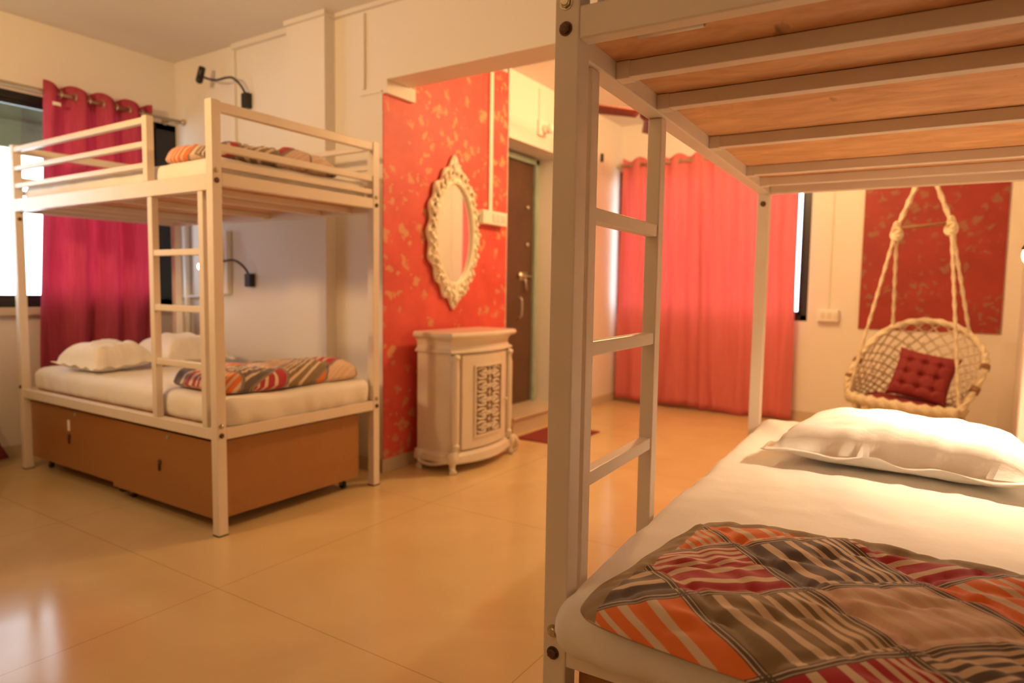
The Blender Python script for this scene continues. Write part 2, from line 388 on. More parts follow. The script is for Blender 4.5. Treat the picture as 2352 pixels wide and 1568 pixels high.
# door 1
bm = bmesh.new()
box(bm, -3.02, -2.99, 4.20, 4.945, .136, 2.14, .004)
d = struct('door_1', bm, M['door'])
obj('door_frame', B((-3.02, -2.965, 4.945, 4.995, .136, 2.19), (-3.02, -2.965, 4.17, 4.995, 2.145, 2.19), bev=.004), M['door_frame'], d)
bm = bmesh.new(); cyl(bm, (-2.97, 4.70, 1.21), (-2.97, 4.90, 1.205), .010); box(bm, -2.992, -2.985, 4.74, 4.86, 1.17, 1.24); cyl(bm, (-2.97, 4.80, 1.21), (-2.955, 4.80, 1.09), .008)
obj('sliding_bolt', bm, M['rod'], d, True)
bm = bmesh.new(); tube(bm, catmull([(-2.99, 4.72, 1.03), (-2.95, 4.72, 1.01), (-2.95, 4.72, .88), (-2.99, 4.72, .86)]), .009)
obj('door_handle', bm, M['rod'], d, True)
for z in (1.78, 1.47):
    bm = bmesh.new(); cyl(bm, (-2.99, 4.85, z), (-2.975, 4.85, z), .018)
    obj('door_stud', bm, M['rod'], d, True)

# windows
def window(name, axis, a0, a1, z0, z1, w0, t, post_hi, thick=.04, sashes=3, post_lo=.04):
    """axis 'x': opening runs along y at wall plane x=w0 (outward is -x); 'y': runs along x at y=w0 (outward +y)"""
    def bb(p0, p1, q0, q1, d0, d1):
        return (w0 - d1, w0 - d0, p0, p1, q0, q1) if axis == 'x' else (p0, p1, w0 + d0, w0 + d1, q0, q1)
    bm = bmesh.new()
    for a in ((a0, a0 + post_lo), (a1 - post_hi, a1)): box(bm, *bb(*a, z0, z1, .03, .11))
    for z in ((z0, z0 + thick), (z1 - thick, z1)): box(bm, *bb(a0, a1, *z, .03, .11))
    w = struct(name, bm, M['black'])
    n = sashes; L = (a1 - post_hi - a0 - post_lo) / n
    for i in range(n):
        s0 = a0 + post_lo + L * i
        bm = bmesh.new()
        box(bm, *bb(s0, s0 + .025, z0 + thick, z1 - thick, .05, .08)); box(bm, *bb(s0 + L - .025, s0 + L, z0 + thick, z1 - thick, .05, .08))
        box(bm, *bb(s0, s0 + L, z0 + thick, z0 + thick + .03, .05, .08)); box(bm, *bb(s0, s0 + L, z1 - thick - .03, z1 - thick, .05, .08))
        s = obj('window_sash', bm, M['black'], w)
        obj('pane', B(bb(s0 + .025, s0 + L - .025, z0 + thick + .03, z1 - thick - .03, .062, .066)), M['glass'], s)
    return w
w1 = window('window_1', 'x', *WL, XW + .027, .2, .150, .045, 2)
obj('window_sill', B((XW - .03, XW + .045, WL[0] - .03, WL[1] + .005, WL[2] - .05, WL[2]), bev=.006), M['skirting'], w1)
w2 = window('window_2', 'y', *WF, YF - .025, .2, .055, .05, 2, .07)
# small surface trunking (each conduit run is its own thing)
def conduit(name, label, *bxs, r=.003):
    return tag(obj(name, B(*bxs, bev=r), M['wall']), label, 'cable duct')
conduit('cable_duct', 'thin painted cable duct running down the wall left of the square column', (-4.11, -4.085, YM - .018, YM, 1.72, 2.665))
conduit('cable_duct', 'thin painted cable duct down the corner on the left of the column', (-3.52, -3.497, YM - .02, YM, 1.2, 2.665))
conduit('cable_duct', 'short painted cable duct high on the wall between column and beam end', (-2.90, -2.878, YM - .018, YM, 2.235, 2.66))
tag(obj('cable_duct', B((XM + .008, XM + .022, 3.915, 3.955, 1.635, 2.64), bev=.003), M['white_plastic']), 'white cable duct running down the red speckled wall to the switch box', 'cable duct')
conduit('cable_duct', 'cream cable duct running down the far wall between curtain and red panel', (-.835, -.815, YF - .014, YF, .975, 2.66))
tag(obj('cable_duct', B((XM, XM + .014, 4.60, 4.62, 2.42, 2.66), bev=.003), M['wall']), 'short cable duct above the round lamp holder over the brown door', 'cable duct')

# red paper
bm = bmesh.new(); box(bm, XM, XM + .006, YM + .002, 4.165, .08, 2.655)
tag(obj('wallpaper', bm, M['redpaper']), 'orange-red wallpaper with gold leaf specks behind the oval mirror', 'wallpaper')
bm = bmesh.new(); box(bm, -.588, .365, YF - .012, YF, .815, 2.35)
tag(obj('wall_panel', bm, M['redpaper2']), 'dark red speckled square panel on the wall behind the hanging chair', 'wall panel')
tag(obj('wall_boxing', B((.375, XR - .001, YF - .05, YF, 0, ZC)), M['wall']), 'plain painted narrow boxing in the corner right of the hanging chair', 'wall boxing')

# ------------------------------------------------------------------ bunk beds
def hexbolt(p, ax, r, h, mat, parent):
    bm = bmesh.new(); p = Vector(p); a = Vector(ax)
    cyl(bm, p, p + a * .002, r * 1.25, 18); tube(bm, [p + a * .002, p + a * h], r, 6); tube(bm, [p + a * h, p + a * (h + .0015)], lambda t: r * (.86 - .25 * t), 12)
    return obj('bolt', bm, mat, parent)

def bunk_bed(label, loc, rz, L, W):
    t = thing('bunk_bed', label, 'bunk bed', loc, rz)
    m = M['metal']; P = .045
    for (x, y) in ((-P, 0), (-L, 0), (-P, W - P), (-L, W - P)):
        bm = bmesh.new(); box(bm, x, x + P, y, y + P, 0, 1.87, .003)
        obj('post', bm, m, t)
    def rail(n, *b, bev=.003): return obj(n, B(b, bev=bev), m, t)
    x0, x1 = -L + P, -P
    for y, full in ((.004, False), (W - .032, True)):
        xr = x1 if full else -.53
        rail('guard_rail', x0, xr, y, y + .028, 1.829, 1.857); rail('guard_rail', x0, xr, y, y + .028, 1.724, 1.749); rail('guard_rail', x0, xr, y, y + .028, 1.627, 1.652)
    rail('guard_post', -.532, -.495, 0, .036, 1.565, 1.862)
    for y in (0, W - .042): rail('deck_rail', x0, x1, y, y + .042, 1.495, 1.565)
    for x, zr in ((-.036, 1.516), (-L + .004, 1.494)):
        rail('end_rail', x, x + .032, P, W - P, 1.822, 1.864); rail('end_rail', x, x + .03, P, W - P, 1.660, 1.692); rail('end_rail', x, x + .03, P, W - P, 1.592, 1.618)
        rail('deck_rail', x, x + .035, P, W - P, zr, 1.570); rail('base_rail', x, x + .035, P, W - P, .425, .475)
    for y in (.003, W - .045): rail('base_rail', x0, x1, y, y + .042, .425, .475)
    for x in (-.19, -.43, -.885, -1.385, -1.64):
        if x > -L + .08:
            o = rail('slat', x - .015, x + .015, .042, W - .042, 1.499, 1.529, bev=.002)
            for y in (.042, W - .070): obj('slat_sleeve', B((x - .0175, x + .0175, y, y + .028, 1.4965, 1.5295), bev=.002), m, o)
    for x in (-.35, -.8, -1.25, -1.6): rail('base_slat', x - .015, x + .015, .045, W - .045, .43, .452, bev=.001)
    obj('deck_board', B((x0, x1, .030, W - .030, 1.530, 1.545)), M['ply'], t)
    obj('base_board', B((x0, x1, .046, W - .046, .4525, .462)), M['ply'], t)
    # ladder
    lad = bpy.data.objects.new('ladder', None); COL.objects.link(lad); lad.parent = t
    for x in (-.508, -.114):
        obj('stile', B((x, x + .036, .003, .036, .476, 1.4945), bev=.003), m, lad)
    for z in (1.238, .988, .738):
        obj('rung', B((-.472, -.114, .006, .033, z - .013, z + .015), bev=.003), m, lad)
    for y in (.021, W - .021):
        hexbolt((0, y, 1.578), (1, 0, 0), .0095, .007, M['steel'], t); hexbolt((0, y, 1.536), (1, 0, 0), .0095, .007, M['rust'], t)
        hexbolt((0, y, .487), (1, 0, 0), .0095, .007, M['steel'], t); hexbolt((0, y, .446), (1, 0, 0), .0095, .007, M['rust'], t)
    for y, dx in ((0, -1),):
        hexbolt((-L + .022, 0, .487), (0, -1, 0), .0085, .006, M['rust'], t)
    hexbolt((-L + P, .022, 1.455), (1, 0, 0), .0085, .006, M['rust'], t)
    # foot caps
    for (x, y) in ((-P, 0), (-L, 0), (-P, W - P), (-L, W - P)):
        obj('foot_cap', B((x - .001, x + P + .001, y - .001, y + P + .001, 0, .006)), M['rubber'], t)
    return t
LB = (-2.595, 1.70, 0); LL, LW = 1.925, .985
NB = (-.580, 1.02, 0); NL, NW = 1.86, .94; NR = math.radians(-90 + 2.4)
bedL = bunk_bed('white metal bunk bed standing against the wall on the left, brown boxes underneath', LB, 0, LL, LW)
bedN = None
bedN = bunk_bed('large white metal bunk bed close up on the right, plywood deck seen from below', NB, NR, NL, NW)
bm = bmesh.new()
for k in range(9):
    a_ = PI * k / 8; a2 = PI * (k + 1) / 8
    if k < 8:
        q = [bm.verts.new((-.045 - .012 * math.cos(t_) , y_, 1.5285 - .012 * math.sin(t_))) for t_, y_ in ((a_, .13), (a2, .13), (a2, .24), (a_, .24))]
        bm.faces.new(q)
bmesh.ops.remove_doubles(bm, verts=bm.verts, dist=1e-5)
o = obj('cut_pipe_strip', bm, M['metal'], bedN, True); o.modifiers.new('s', 'SOLIDIFY').thickness = .0015
LM = Matrix.Translation(LB); NM = Matrix.Translation(NB) @ Matrix.Rotation(NR, 4, 'Z')

def storage_box(label, M4, x0, x1, y0, y1, z0, z1, tagged=False):
    rz = M4.to_euler().z
    t = thing('storage_box', label, 'storage box', M4 @ Vector((0, 0, 0)), rz, None)
    m = M['laminate']; k = .016
    obj('front_panel', B((x0, x1, y0, y0 + k, z0, z1), bev=.002), m, t)
    obj('back_panel', B((x0 + k, x1 - k, y1 - k, y1, z0, z1)), m, t)
    obj('side_panel', B((x0, x0 + k, y0 + k, y1, z0, z1)), m, t); obj('side_panel', B((x1 - k, x1, y0 + k, y1, z0, z1)), m, t)
    obj('bottom_panel', B((x0 + k, x1 - k, y0 + k, y1 - k, z0 + .004, z0 + .02)), m, t)
    for x in (x0 + .06, x1 - .06):
        for y in (y0 + .07, y1 - .06):
            bm = bmesh.new(); cyl(bm, (x, y - .008, .022), (x, y + .008, .022), .022, 16)
            c = obj('castor', bm, M['rubber'], t, True)
            obj('castor_bracket', B((x - .012, x + .012, y - .016, y + .016, .044, z0 + .003), (x - .006, x + .006, y - .014, y - .0095, .02, .05), (x - .006, x + .006, y + .0095, y + .014, .02, .05)), M['steel'], c)
    xm = (x0 + x1) / 2
    bm = bmesh.new(); cyl(bm, (xm, y0, .255), (xm, y0 - .006, .255), .013, 14); box(bm, xm - .004, xm + .004, y0 - .010, y0, .215, .25)
    obj('lock', bm, M['rust'], t)
    bm = bmesh.new(); cyl(bm, (xm + .07, y0, .385), (xm + .07, y0 - .004, .385), .010, 12); obj('plug', bm, M['door_frame'], t)
    if tagged: obj('key_tag', B((xm - .012, xm + .012, y0 - .006, y0 - .001, .285, .345), bev=.002), M['white_plastic'], t)
    return t
storage_box('brown laminate storage box under the left bunk bed, nearer its ladder corner', LM, -.93, -.05, .022, .875, .062, .408)
storage_box('brown storage box under the left bunk bed, window end, with a hanging key tag', LM, -1.868, -.945, .035, .875, .075, .408, True)
storage_box('brown storage box mostly cut off at the bottom under the close-up bunk bed', NM, -.93, -.05, .05, .86, .062, .402)

# mattresses
def mattress(label, M4, x0, x1, y0, y1, z0, z1, r=.045, seed=0, wr=.006, sag=None):
    def disp(p, d):
        s = nz3(p, 4.5, seed) * wr + nz3((p.x * 1.0, p.y * 1.0, p.z * .4), 16, seed + 3) * wr * .45
        q_ = nz3((p.x + p.y * .6, p.y - p.x * .5, 0), 5.5, seed + 7); s += (.5 - min(.5, abs(q_) * 6)) * wr * .9 * max(0, nz3(p, 1.6, seed + 2) + .35)
        n = d if d.length > .5 else Vector((0, 0, 1 if p.z > (z0 + z1) / 2 else -1))
        if p.z > z0 + .02: p = p + n * s
        # gathered sheet on the sides
        e = max(0, 1 - (p.z - z0) / (z1 - z0)) if abs(d.z) < .9 else 0
        if e and p.z > z0 + .004: p += Vector((d.x, d.y, 0)) * (math.sin((p.x + p.y) * 52 + (p.z - z0) * 20 + 5 * nz3(p, 4, seed)) * .0055 * e + .008 * nz3(p, 8, seed + 9) * e)
        return p
    bm = soft_box(x0, x1, y0, y1, z0, z1, r, .022, disp)
    o = obj('mattress', bm, M['sheet'], None, True); o.matrix_world = M4
    return tag(o, label, 'mattress')
mattress('white-sheeted mattress on the lower bunk of the left bed', LM, -LL + .05, -.004, .05, LW - .05, .463, .60, .05, 1, .010)
mattress('white-sheeted mattress on the upper bunk of the left bed', LM, -LL + .05, -.042, .05, LW - .05, 1.5535, 1.650, .035, 5)
mattress('large white-sheeted mattress on the lower bunk of the close-up bed, under the quilt', NM, -NL + .05, .085, .047, NW - .045, .478, .592, .054, 9, .009)
mattress('mattress on the upper bunk of the close-up bed, above the plywood', NM, -NL + .05, -.042, .05, NW - .05, 1.5535, 1.648, .035, 13)

# pillows
def pillow(name, label, loc, rot, w, l, h, seed=0, flange=.035, mat='pillow', cat='pillow', n=44, pinch=1.0):
    bm = bmesh.new()
    def prof(a): return max(0., 1 - abs(a) ** 4.2) ** .48
    def pt(u, v, side):
        x = (u * 2 - 1) * 1.10; y = (v * 2 - 1) * 1.10
        ax, ay = abs(x), abs(y)
        px = x * w / 2 * (1 - .07 * pinch * (1 - min(1, ay) ** 2) * min(1, ax)); py = y * l / 2 * (1 - .09 * pinch * (1 - min(1, ax) ** 2) * min(1, ay))
        tt = prof(min(1, ax)) * prof(min(1, ay)) if ax < 1 and ay < 1 else 0
        s = nz3((x, y, 0), 2.2, seed) * .018 * tt + nz3((x, y, side), 6, seed) * .006 * tt
        # radial puckers near the seam
        edge = (1 - tt) * (1 if tt > 0 else .0)
        s += edge * .005 * math.sin(math.atan2(y, x) * 34 + 4 * nz3((x, y, 1), 3, seed)) * (1 if tt > .05 else 0)
        fl = (ax > 1 or ay > 1)
        wav = .010 * nz3((x * 3, y * 3, 0), 1.1, seed + 2) + .006 * math.sin((x + y) * 11 + seed)
        zz = (tt * h * .74 + .0012 if side > 0 else -tt * h * .26 - .0012) + s * (1 if side > 0 else .3) + (wav * (max(ax, ay) - .9) * 5 if max(ax, ay) > .9 else 0)
        return Vector((px, py, zz))
    A = [[bm.verts.new(pt(i / n, j / n, 1)) for j in range(n + 1)] for i in range(n + 1)]
    C = [[bm.verts.new(pt(i / n, j / n, -1)) for j in range(n + 1)] for i in range(n + 1)]
    for i in range(n):
        for j in range(n):
            bm.faces.new((A[i][j], A[i + 1][j], A[i + 1][j + 1], A[i][j + 1])); bm.faces.new((C[i][j + 1], C[i + 1][j + 1], C[i + 1][j], C[i][j]))
    for i in range(n):
        bm.faces.new((A[i + 1][0], A[i][0], C[i][0], C[i + 1][0])); bm.faces.new((A[i][n], A[i + 1][n], C[i + 1][n], C[i][n]))
        bm.faces.new((A[0][i], A[0][i + 1], C[0][i + 1], C[0][i])); bm.faces.new((A[n][i + 1], A[n][i], C[n][i], C[n][i + 1]))
    o = obj(name, bm, M[mat], None, True); o.location = loc; o.rotation_euler = rot
    return tag(o, label, cat)
pillow('pillow', 'plump white pillow on the close-up bed, lit by the reading lamp', (-.080, 2.285, .632), (math.radians(-1.5), math.radians(.5), math.radians(-3)), .63, .44, .140, 3)
pillow('pillow', 'white pillow at the front edge of the left lower bunk by the curtain', (-4.03, 1.955, .650), (math.radians(3), math.radians(-3), math.radians(99)), .36, .34, .15, 8)
pillow('pillow', 'white pillow on the left lower bunk against the wall, behind the front pillow', (-4.02, 2.405, .652), (math.radians(3), math.radians(2), math.radians(88)), .40, .42, .17, 12)

# quilts
def quilt(label, M4, corners, z0, h, uvf, seed=0, border=.05, nu=110, nv=90, puff=.010, seam=True, lining=True):
    """corners: 4 local xy points (a, b, c, d) going round; closed padded slab resting at z0"""
    a, b_, c, d = (Vector((*p, 0)) for p in corners)
    bm = bmesh.new()
    uvl = bm.loops.layers.uv.new('UVMap')
    inv = M4.copy()
    def pt(u, v, top):
        # round the outline corners a little and waver the edge
        p = (a * (1 - u) + b_ * u) * (1 - v) + (d * (1 - u) + c * u) * v
        e = min(u, 1 - u, v, 1 - v)
        cen = (a + b_ + c + d) / 4
        eu, ev = 2 * u - 1, 2 * v - 1
        k = 1 - .085 * (abs(eu) ** 6) * (abs(ev) ** 6)
        k += .012 * nz3((eu * 2, ev * 2, 0), 1.6, seed) * max(abs(eu), abs(ev))
        p = cen + (p - cen) * k
        t = (max(0, 1 - abs(eu) ** 9) ** .5) * (max(0, 1 - abs(ev) ** 9) ** .5)
        if not top: return Vector((p.x, p.y, z0 + (1 - t) * h * .22))
        w = inv @ p; U, V = uvf(w)
        z = h * t * (.86 + .25 * nz3((p.x, p.y, 0), 3.3, seed)) + puff * nz3((p.x, p.y, 0), 9, seed + 4) * t + .004 * nz3((p.x, p.y, 0), 24, seed + 6) * t
        if seam:
            for q in (U, V):
                for off in (0., .5):
                    dd = abs((q + off + .5) % 1 - .5)
                    z -= t * (.008 if off == 0 else .004) * math.exp(-(dd / .045) ** 2)
            z += t * .004 * math.sin(U * 19 + 3 * math.sin(V * 7)) * math.exp(-((V % 1 - .5) / .3) ** 2)
        return Vector((p.x, p.y, z0 + max(z, (1 - t) * h * .22 + .0015)))
    A = [[bm.verts.new(pt(i / nu, j / nv, True)) for j in range(nv + 1)] for i in range(nu + 1)]
    C = [[bm.verts.new(pt(i / nu, j / nv, False)) for j in range(nv + 1)] for i in range(nu + 1)]
    fs = []
    du = border / (b_ - a).length; dv = border * .62 / (d - a).length
    for i in range(nu):
        for j in range(nv):
            f = bm.faces.new((A[i][j], A[i + 1][j], A[i + 1][j + 1], A[i][j + 1]))
            u, v = (i + .5) / nu, (j + .5) / nv
            f.material_index = 1 if (v < dv or v > 1 - dv * .0 or u > 1 - du) else 0
            g = bm.faces.new((C[i][j + 1], C[i + 1][j + 1], C[i + 1][j], C[i][j])); g.material_index = 1
    for i in range(nu):
        bm.faces.new((A[i + 1][0], A[i][0], C[i][0], C[i + 1][0])).material_index = 1; bm.faces.new((A[i][nv], A[i + 1][nv], C[i + 1][nv], C[i][nv])).material_index = 1
    for j in range(nv):
        bm.faces.new((A[0][j], A[0][j + 1], C[0][j + 1], C[0][j])); bm.faces.new((A[nu][j + 1], A[nu][j], C[nu][j], C[nu][j + 1])).material_index = 1
    for f in bm.faces:
        if not lining: f.material_index = 0
        for l in f.loops: l[uvl].uv = (lambda q, z: (q[0] + (z - z0) * 3, q[1] - (z - z0) * 3))(uvf(inv @ l.vert.co), l.vert.co.z)
    o = obj('quilt', bm, [M['quilt'], M['quilt_back']], None, True); o.matrix_world = M4
    return tag(o, label, 'quilt')
E1, E2, O1 = Vector((.155, .135)), Vector((.145, -.129)), Vector((-.157, 1.150))
def make_uv(o, e1, e2):
    det = e1.x * e2.y - e1.y * e2.x
    def f(w):
        x, y = w.x - o.x, w.y - o.y
        return ((x * e2.y - y * e2.x) / det, (y * e1.x - x * e1.y) / det)
    return f
NI = NM.inverted()
def nl(x, y): v = NI @ Vector((x, y, 0)); return (v.x, v.y)
# a: front-left, b: back-left, c: back-right, d: front-right   (u runs front->back, v left->right)
quilt('patchwork quilt with crimson, orange, olive and grey striped squares folded on the close-up bed', NM,
      (nl(-.475, .875), nl(-.42, 1.43), nl(.36, 1.46), nl(.36, .835)), .588, .055, make_uv(O1, E1, E2), 2, border=.075)
e1 = Vector((.15, .12)); e2 = Vector((.12, -.15))
quilt('patchwork quilt folded across the foot of the left lower bunk', LM, ((-.04, .075), (-.56, .10), (-.50, LW - .10), (-.03, LW - .08)), .600, .125,
      make_uv(Vector((-2.72, 2.02)), Vector((-.16, -.10)), Vector((-.10, .17))), 21, nu=60, nv=70, lining=False)
quilt('patchwork quilt bunched on the left upper bunk', LM, ((-.055, .07), (-.54, .08), (-.5, LW - .18), (-.055, LW - .20)), 1.650, .115,
      make_uv(Vector((-2.72, 1.82)), Vector((-.15, -.09)), Vector((-.09, .14))), 33, nu=60, nv=70, puff=.02, lining=False)

# ------------------------------------------------------------------ curtains
def curtain(name, label, p0, p1, q0, q1, ztop, zbot, folds, amp, mat, rod_z=None, n=160, m=40, seed=0, nrm=(0, 0)):
    """p0..p1 along the top, q0..q1 along the hem (xy)"""
    bm = bmesh.new()
    P0, P1, Q0, Q1 = (Vector(x) for x in (p0, p1, q0, q1)); nr = Vector(nrm)
    def fn(u, v):
        top = P0.lerp(P1, u); bot = Q0.lerp(Q1, u); p = top.lerp(bot, v)
        ph = u * folds * 2 * PI
        a = amp * (1 - .25 * v) * math.sin(ph + .9 * v * nz3((u * 3, v, 0), 2, seed) * 3)
        a += amp * .45 * v * math.sin(ph * .53 + seed + 2 * v) + .012 * nz3((u * 9, v * 2, 0), 1.5, seed)
        p = p + nr * a
        z = ztop + (zbot - ztop) * v + (.018 * math.cos(ph * 1 + .3) * max(0, 1 - v * 12)) + .01 * v * math.sin(ph * .4)
        return Vector((p.x, p.y, z))
    grid_surface(bm, fn, n, m)
    o = obj(name, bm, M[mat], None, True); md = o.modifiers.new('thick', 'SOLIDIFY'); md.thickness = .0022
    tag(o, label, 'curtain')
    if rod_z:
        k = 0
        for i in range(folds * 2 + 1):
            u = (i + .0) / (folds * 2)
            if u <= 0 or u >= 1: continue
            p = P0.lerp(P1, u); d = (P1 - P0).normalized()
            bm = bmesh.new(); c = Vector((p.x, p.y, rod_z))
            ring = [c + Vector((nr.x, nr.y, 0)) * math.cos(t) * .0 + (Vector((d.x, d.y, 0)) * .3 + Vector((nr.x, nr.y, 0)) * .95).normalized() * math.cos(t) * .024 + Vector((0, 0, 1)) * math.sin(t) * .024 for t in [2 * PI * q / 18 for q in range(18)]]
            tube(bm, ring, .0045, 6, True); e = obj('eyelet', bm, M['steel'], o, True)
    return o
# left window: gathered curtain beside the bunk
curtain('curtain', 'crimson curtain hanging at the left window behind the bunk bed', (-4.70, 1.965), (-4.70, 2.635), (-4.68, 1.86), (-4.70, 2.625), 2.315, .08, 4, .038, 'curtain_l', 2.262, nrm=(1, 0), seed=4)
lc = [o for o in S.objects if o.get('category') == 'curtain'][0]
obj('fabric_tag', B((-4.652, -4.648, 1.99, 2.035, 2.18, 2.20)), M['white_plastic'], lc)
def rod(label, a, b_, r=.0115):
    t = thing('curtain_rod', label, 'curtain rod', a); a, b_ = Vector(a), Vector(b_); d = b_ - a
    bm = bmesh.new(); cyl(bm, (0, 0, 0), d, r, 14); obj('pole', bm, M['rod'], t, True)
    for e in (Vector((0, 0, 0)), d):
        bm = bmesh.new(); ball(bm, e, .022, 12); obj('finial', bm, M['rod'], t, True)
    n_ = Vector((-1, 0, 0)) if abs(d.y) > abs(d.x) else Vector((0, 1, 0))
    for s in (.04, .97):
        bm = bmesh.new(); c = d * s; cyl(bm, c, c + n_ * (.11 if n_.x else .13), .007, 10); cyl(bm, c + n_ * (.10 if n_.x else .12), c + n_ * (.11 if n_.x else .13), .022, 14)
        obj('bracket', bm, M['rod'], t, True)
    return t
rod('metal curtain rod across the left window by the bunk bed', (-4.70, .3, 2.262), (-4.70, 2.86, 2.262))
# the printed curtain gathered at the left frame edge
bm = bmesh.new()
def lf(u, v):
    y = -.1 + u * (1.25 + .53 * v ** 2.2); return Vector((-4.66 + .04 * math.sin(u * 34), y, 2.31 - 2.26 * v))
grid_surface(bm, lf, 90, 40)
for f in bm.faces:
    if f.calc_center_median().z < .21: f.material_index = 1
o = obj('curtain', bm, [M['beige_cloth'], M['rug']], None, True); md = o.modifiers.new('thick', 'SOLIDIFY'); md.thickness = .002
tag(o, 'beige curtain with dark red hem at the extreme left edge beside the window', 'curtain')
# far window: two coral curtains
curtain('curtain', 'left coral curtain panel at the far window', (-2.675, 6.08), (-1.915, 6.085), (-2.70, 6.08), (-1.846, 6.085), 2.345, .035, 4, .024, 'curtain', 2.29, nrm=(0, 1), seed=11)
curtain('curtain', 'right coral curtain panel at the far window, behind the bed post', (-1.925, 6.062), (-1.075, 6.08), (-1.850, 6.062), (-1.06, 6.08), 2.345, .015, 4, .026, 'curtain', 2.29, nrm=(0, 1), seed=17)
rod('metal curtain rod above the far window', (-2.715, 6.08, 2.29), (-1.02, 6.08, 2.29))

# ------------------------------------------------------------------ mirror
def mirror():
    t = thing('wall_mirror', 'oval wall mirror in a carved cream frame on the red wall', 'mirror', (XM + .012, 3.515, 1.452), 0)
    t.rotation_euler = (0, 0, math.radians(1.6))
    a, b_ = .192, .315
    def outer(th):
        s, c = math.sin(th), math.cos(th)
        k = .088 + .012 * math.cos(th * 16) + .005 * math.cos(th * 7 + 1)
        k += .052 * math.exp(-((th - PI / 2) / .20) ** 2) + .048 * math.exp(-((th - 3 * PI / 2) / .18) ** 2) + .018 * (math.exp(-((th - PI / 2) / .55) ** 2) + math.exp(-((th - 3 * PI / 2) / .5) ** 2))
        return k
    n, m = 260, 12
    bm = bmesh.new()
    def fn(u, v, back=False):
        th = u * 2 * PI
        k = outer(th % (2 * PI)) * v
        r = Vector((0, math.cos(th) * (a + k * (1.0)), math.sin(th) * (b_ + k * 1.12)))
        if back: r.x = 0; return r
        prof = .012 + .020 * math.sin(min(1, v * 1.02) * PI) ** .6
        orn = .010 * math.sin(th * 32 + v * 9) * math.sin(v * PI) + .007 * math.sin(th * 21 - v * 14) * math.sin(v * PI)
        rim = .014 * math.exp(-((v - .10) / .07) ** 2)
        r.x = prof + orn * (1 if v > .2 else 0) + rim
        return r
    V = grid_surface(bm, lambda u, v: fn(u, v), n, m, closed_u=True, flip=False)
    W = grid_surface(bm, lambda u, v: fn(u, v, True), n, 1, closed_u=True, flip=True)
    for i in range(n):
        j = (i + 1) % n
        bm.faces.new((V[i][m], V[j][m], W[j][1], W[i][1])); bm.faces.new((V[j][0], V[i][0], W[i][0], W[j][0]))
    bmesh.ops.recalc_face_normals(bm, faces=bm.faces)
    nf = len(bm.faces)
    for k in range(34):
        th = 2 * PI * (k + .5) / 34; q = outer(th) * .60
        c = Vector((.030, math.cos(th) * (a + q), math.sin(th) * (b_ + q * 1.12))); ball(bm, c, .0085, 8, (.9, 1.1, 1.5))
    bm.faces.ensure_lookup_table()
    for f_ in bm.faces[nf:]: f_.material_index = 1  # dark beads paint the shade of pierced hollows
    for k in range(34):
        th = 2 * PI * k / 34; q0 = outer(th) * .42; q1 = outer(th) * .86
        pts = []
        for s in range(9):
            ph = s / 8 * PI * 1.5; rr = .017 * (1 - s / 12)
            q = (q0 + q1) / 2 + rr * math.cos(ph); th2 = th + rr * math.sin(ph) / .28
            pts.append((.034, math.cos(th2) * (a + q), math.sin(th2) * (b_ + q * 1.12)))
        tube(bm, pts, lambda t_: .0075 * (1 - .5 * t_), 6)
    fr = obj('frame', bm, [M['frame_cream'], M['furn_shade']], t, True)
    for sg in (1, -1):
        bm = bmesh.new()
        for da, ln in ((0, .075), (.35, .055), (-.35, .055), (.75, .04), (-.75, .04)):
            z0 = sg * (b_ + .075); d = Vector((0, math.sin(da), math.cos(da) * sg))
            p = Vector((.030, 0, z0)); tube(bm, [p, p + d * ln * .5, p + d * ln], lambda t_: .013 * (1 - .75 * t_) + .002, 8)
        obj('crest', bm, M['frame_cream'], fr, True)
    bm = bmesh.new()
    c = bm.verts.new((.012, 0, 0)); ring = [bm.verts.new((.012, math.cos(2 * PI * k / 96) * (a + .004), math.sin(2 * PI * k / 96) * (b_ + .004))) for k in range(96)]
    for k in range(96): bm.faces.new((c, ring[k], ring[(k + 1) % 96]))
    obj('mirror_glass', bm, M['mirror'], t)
mirror()

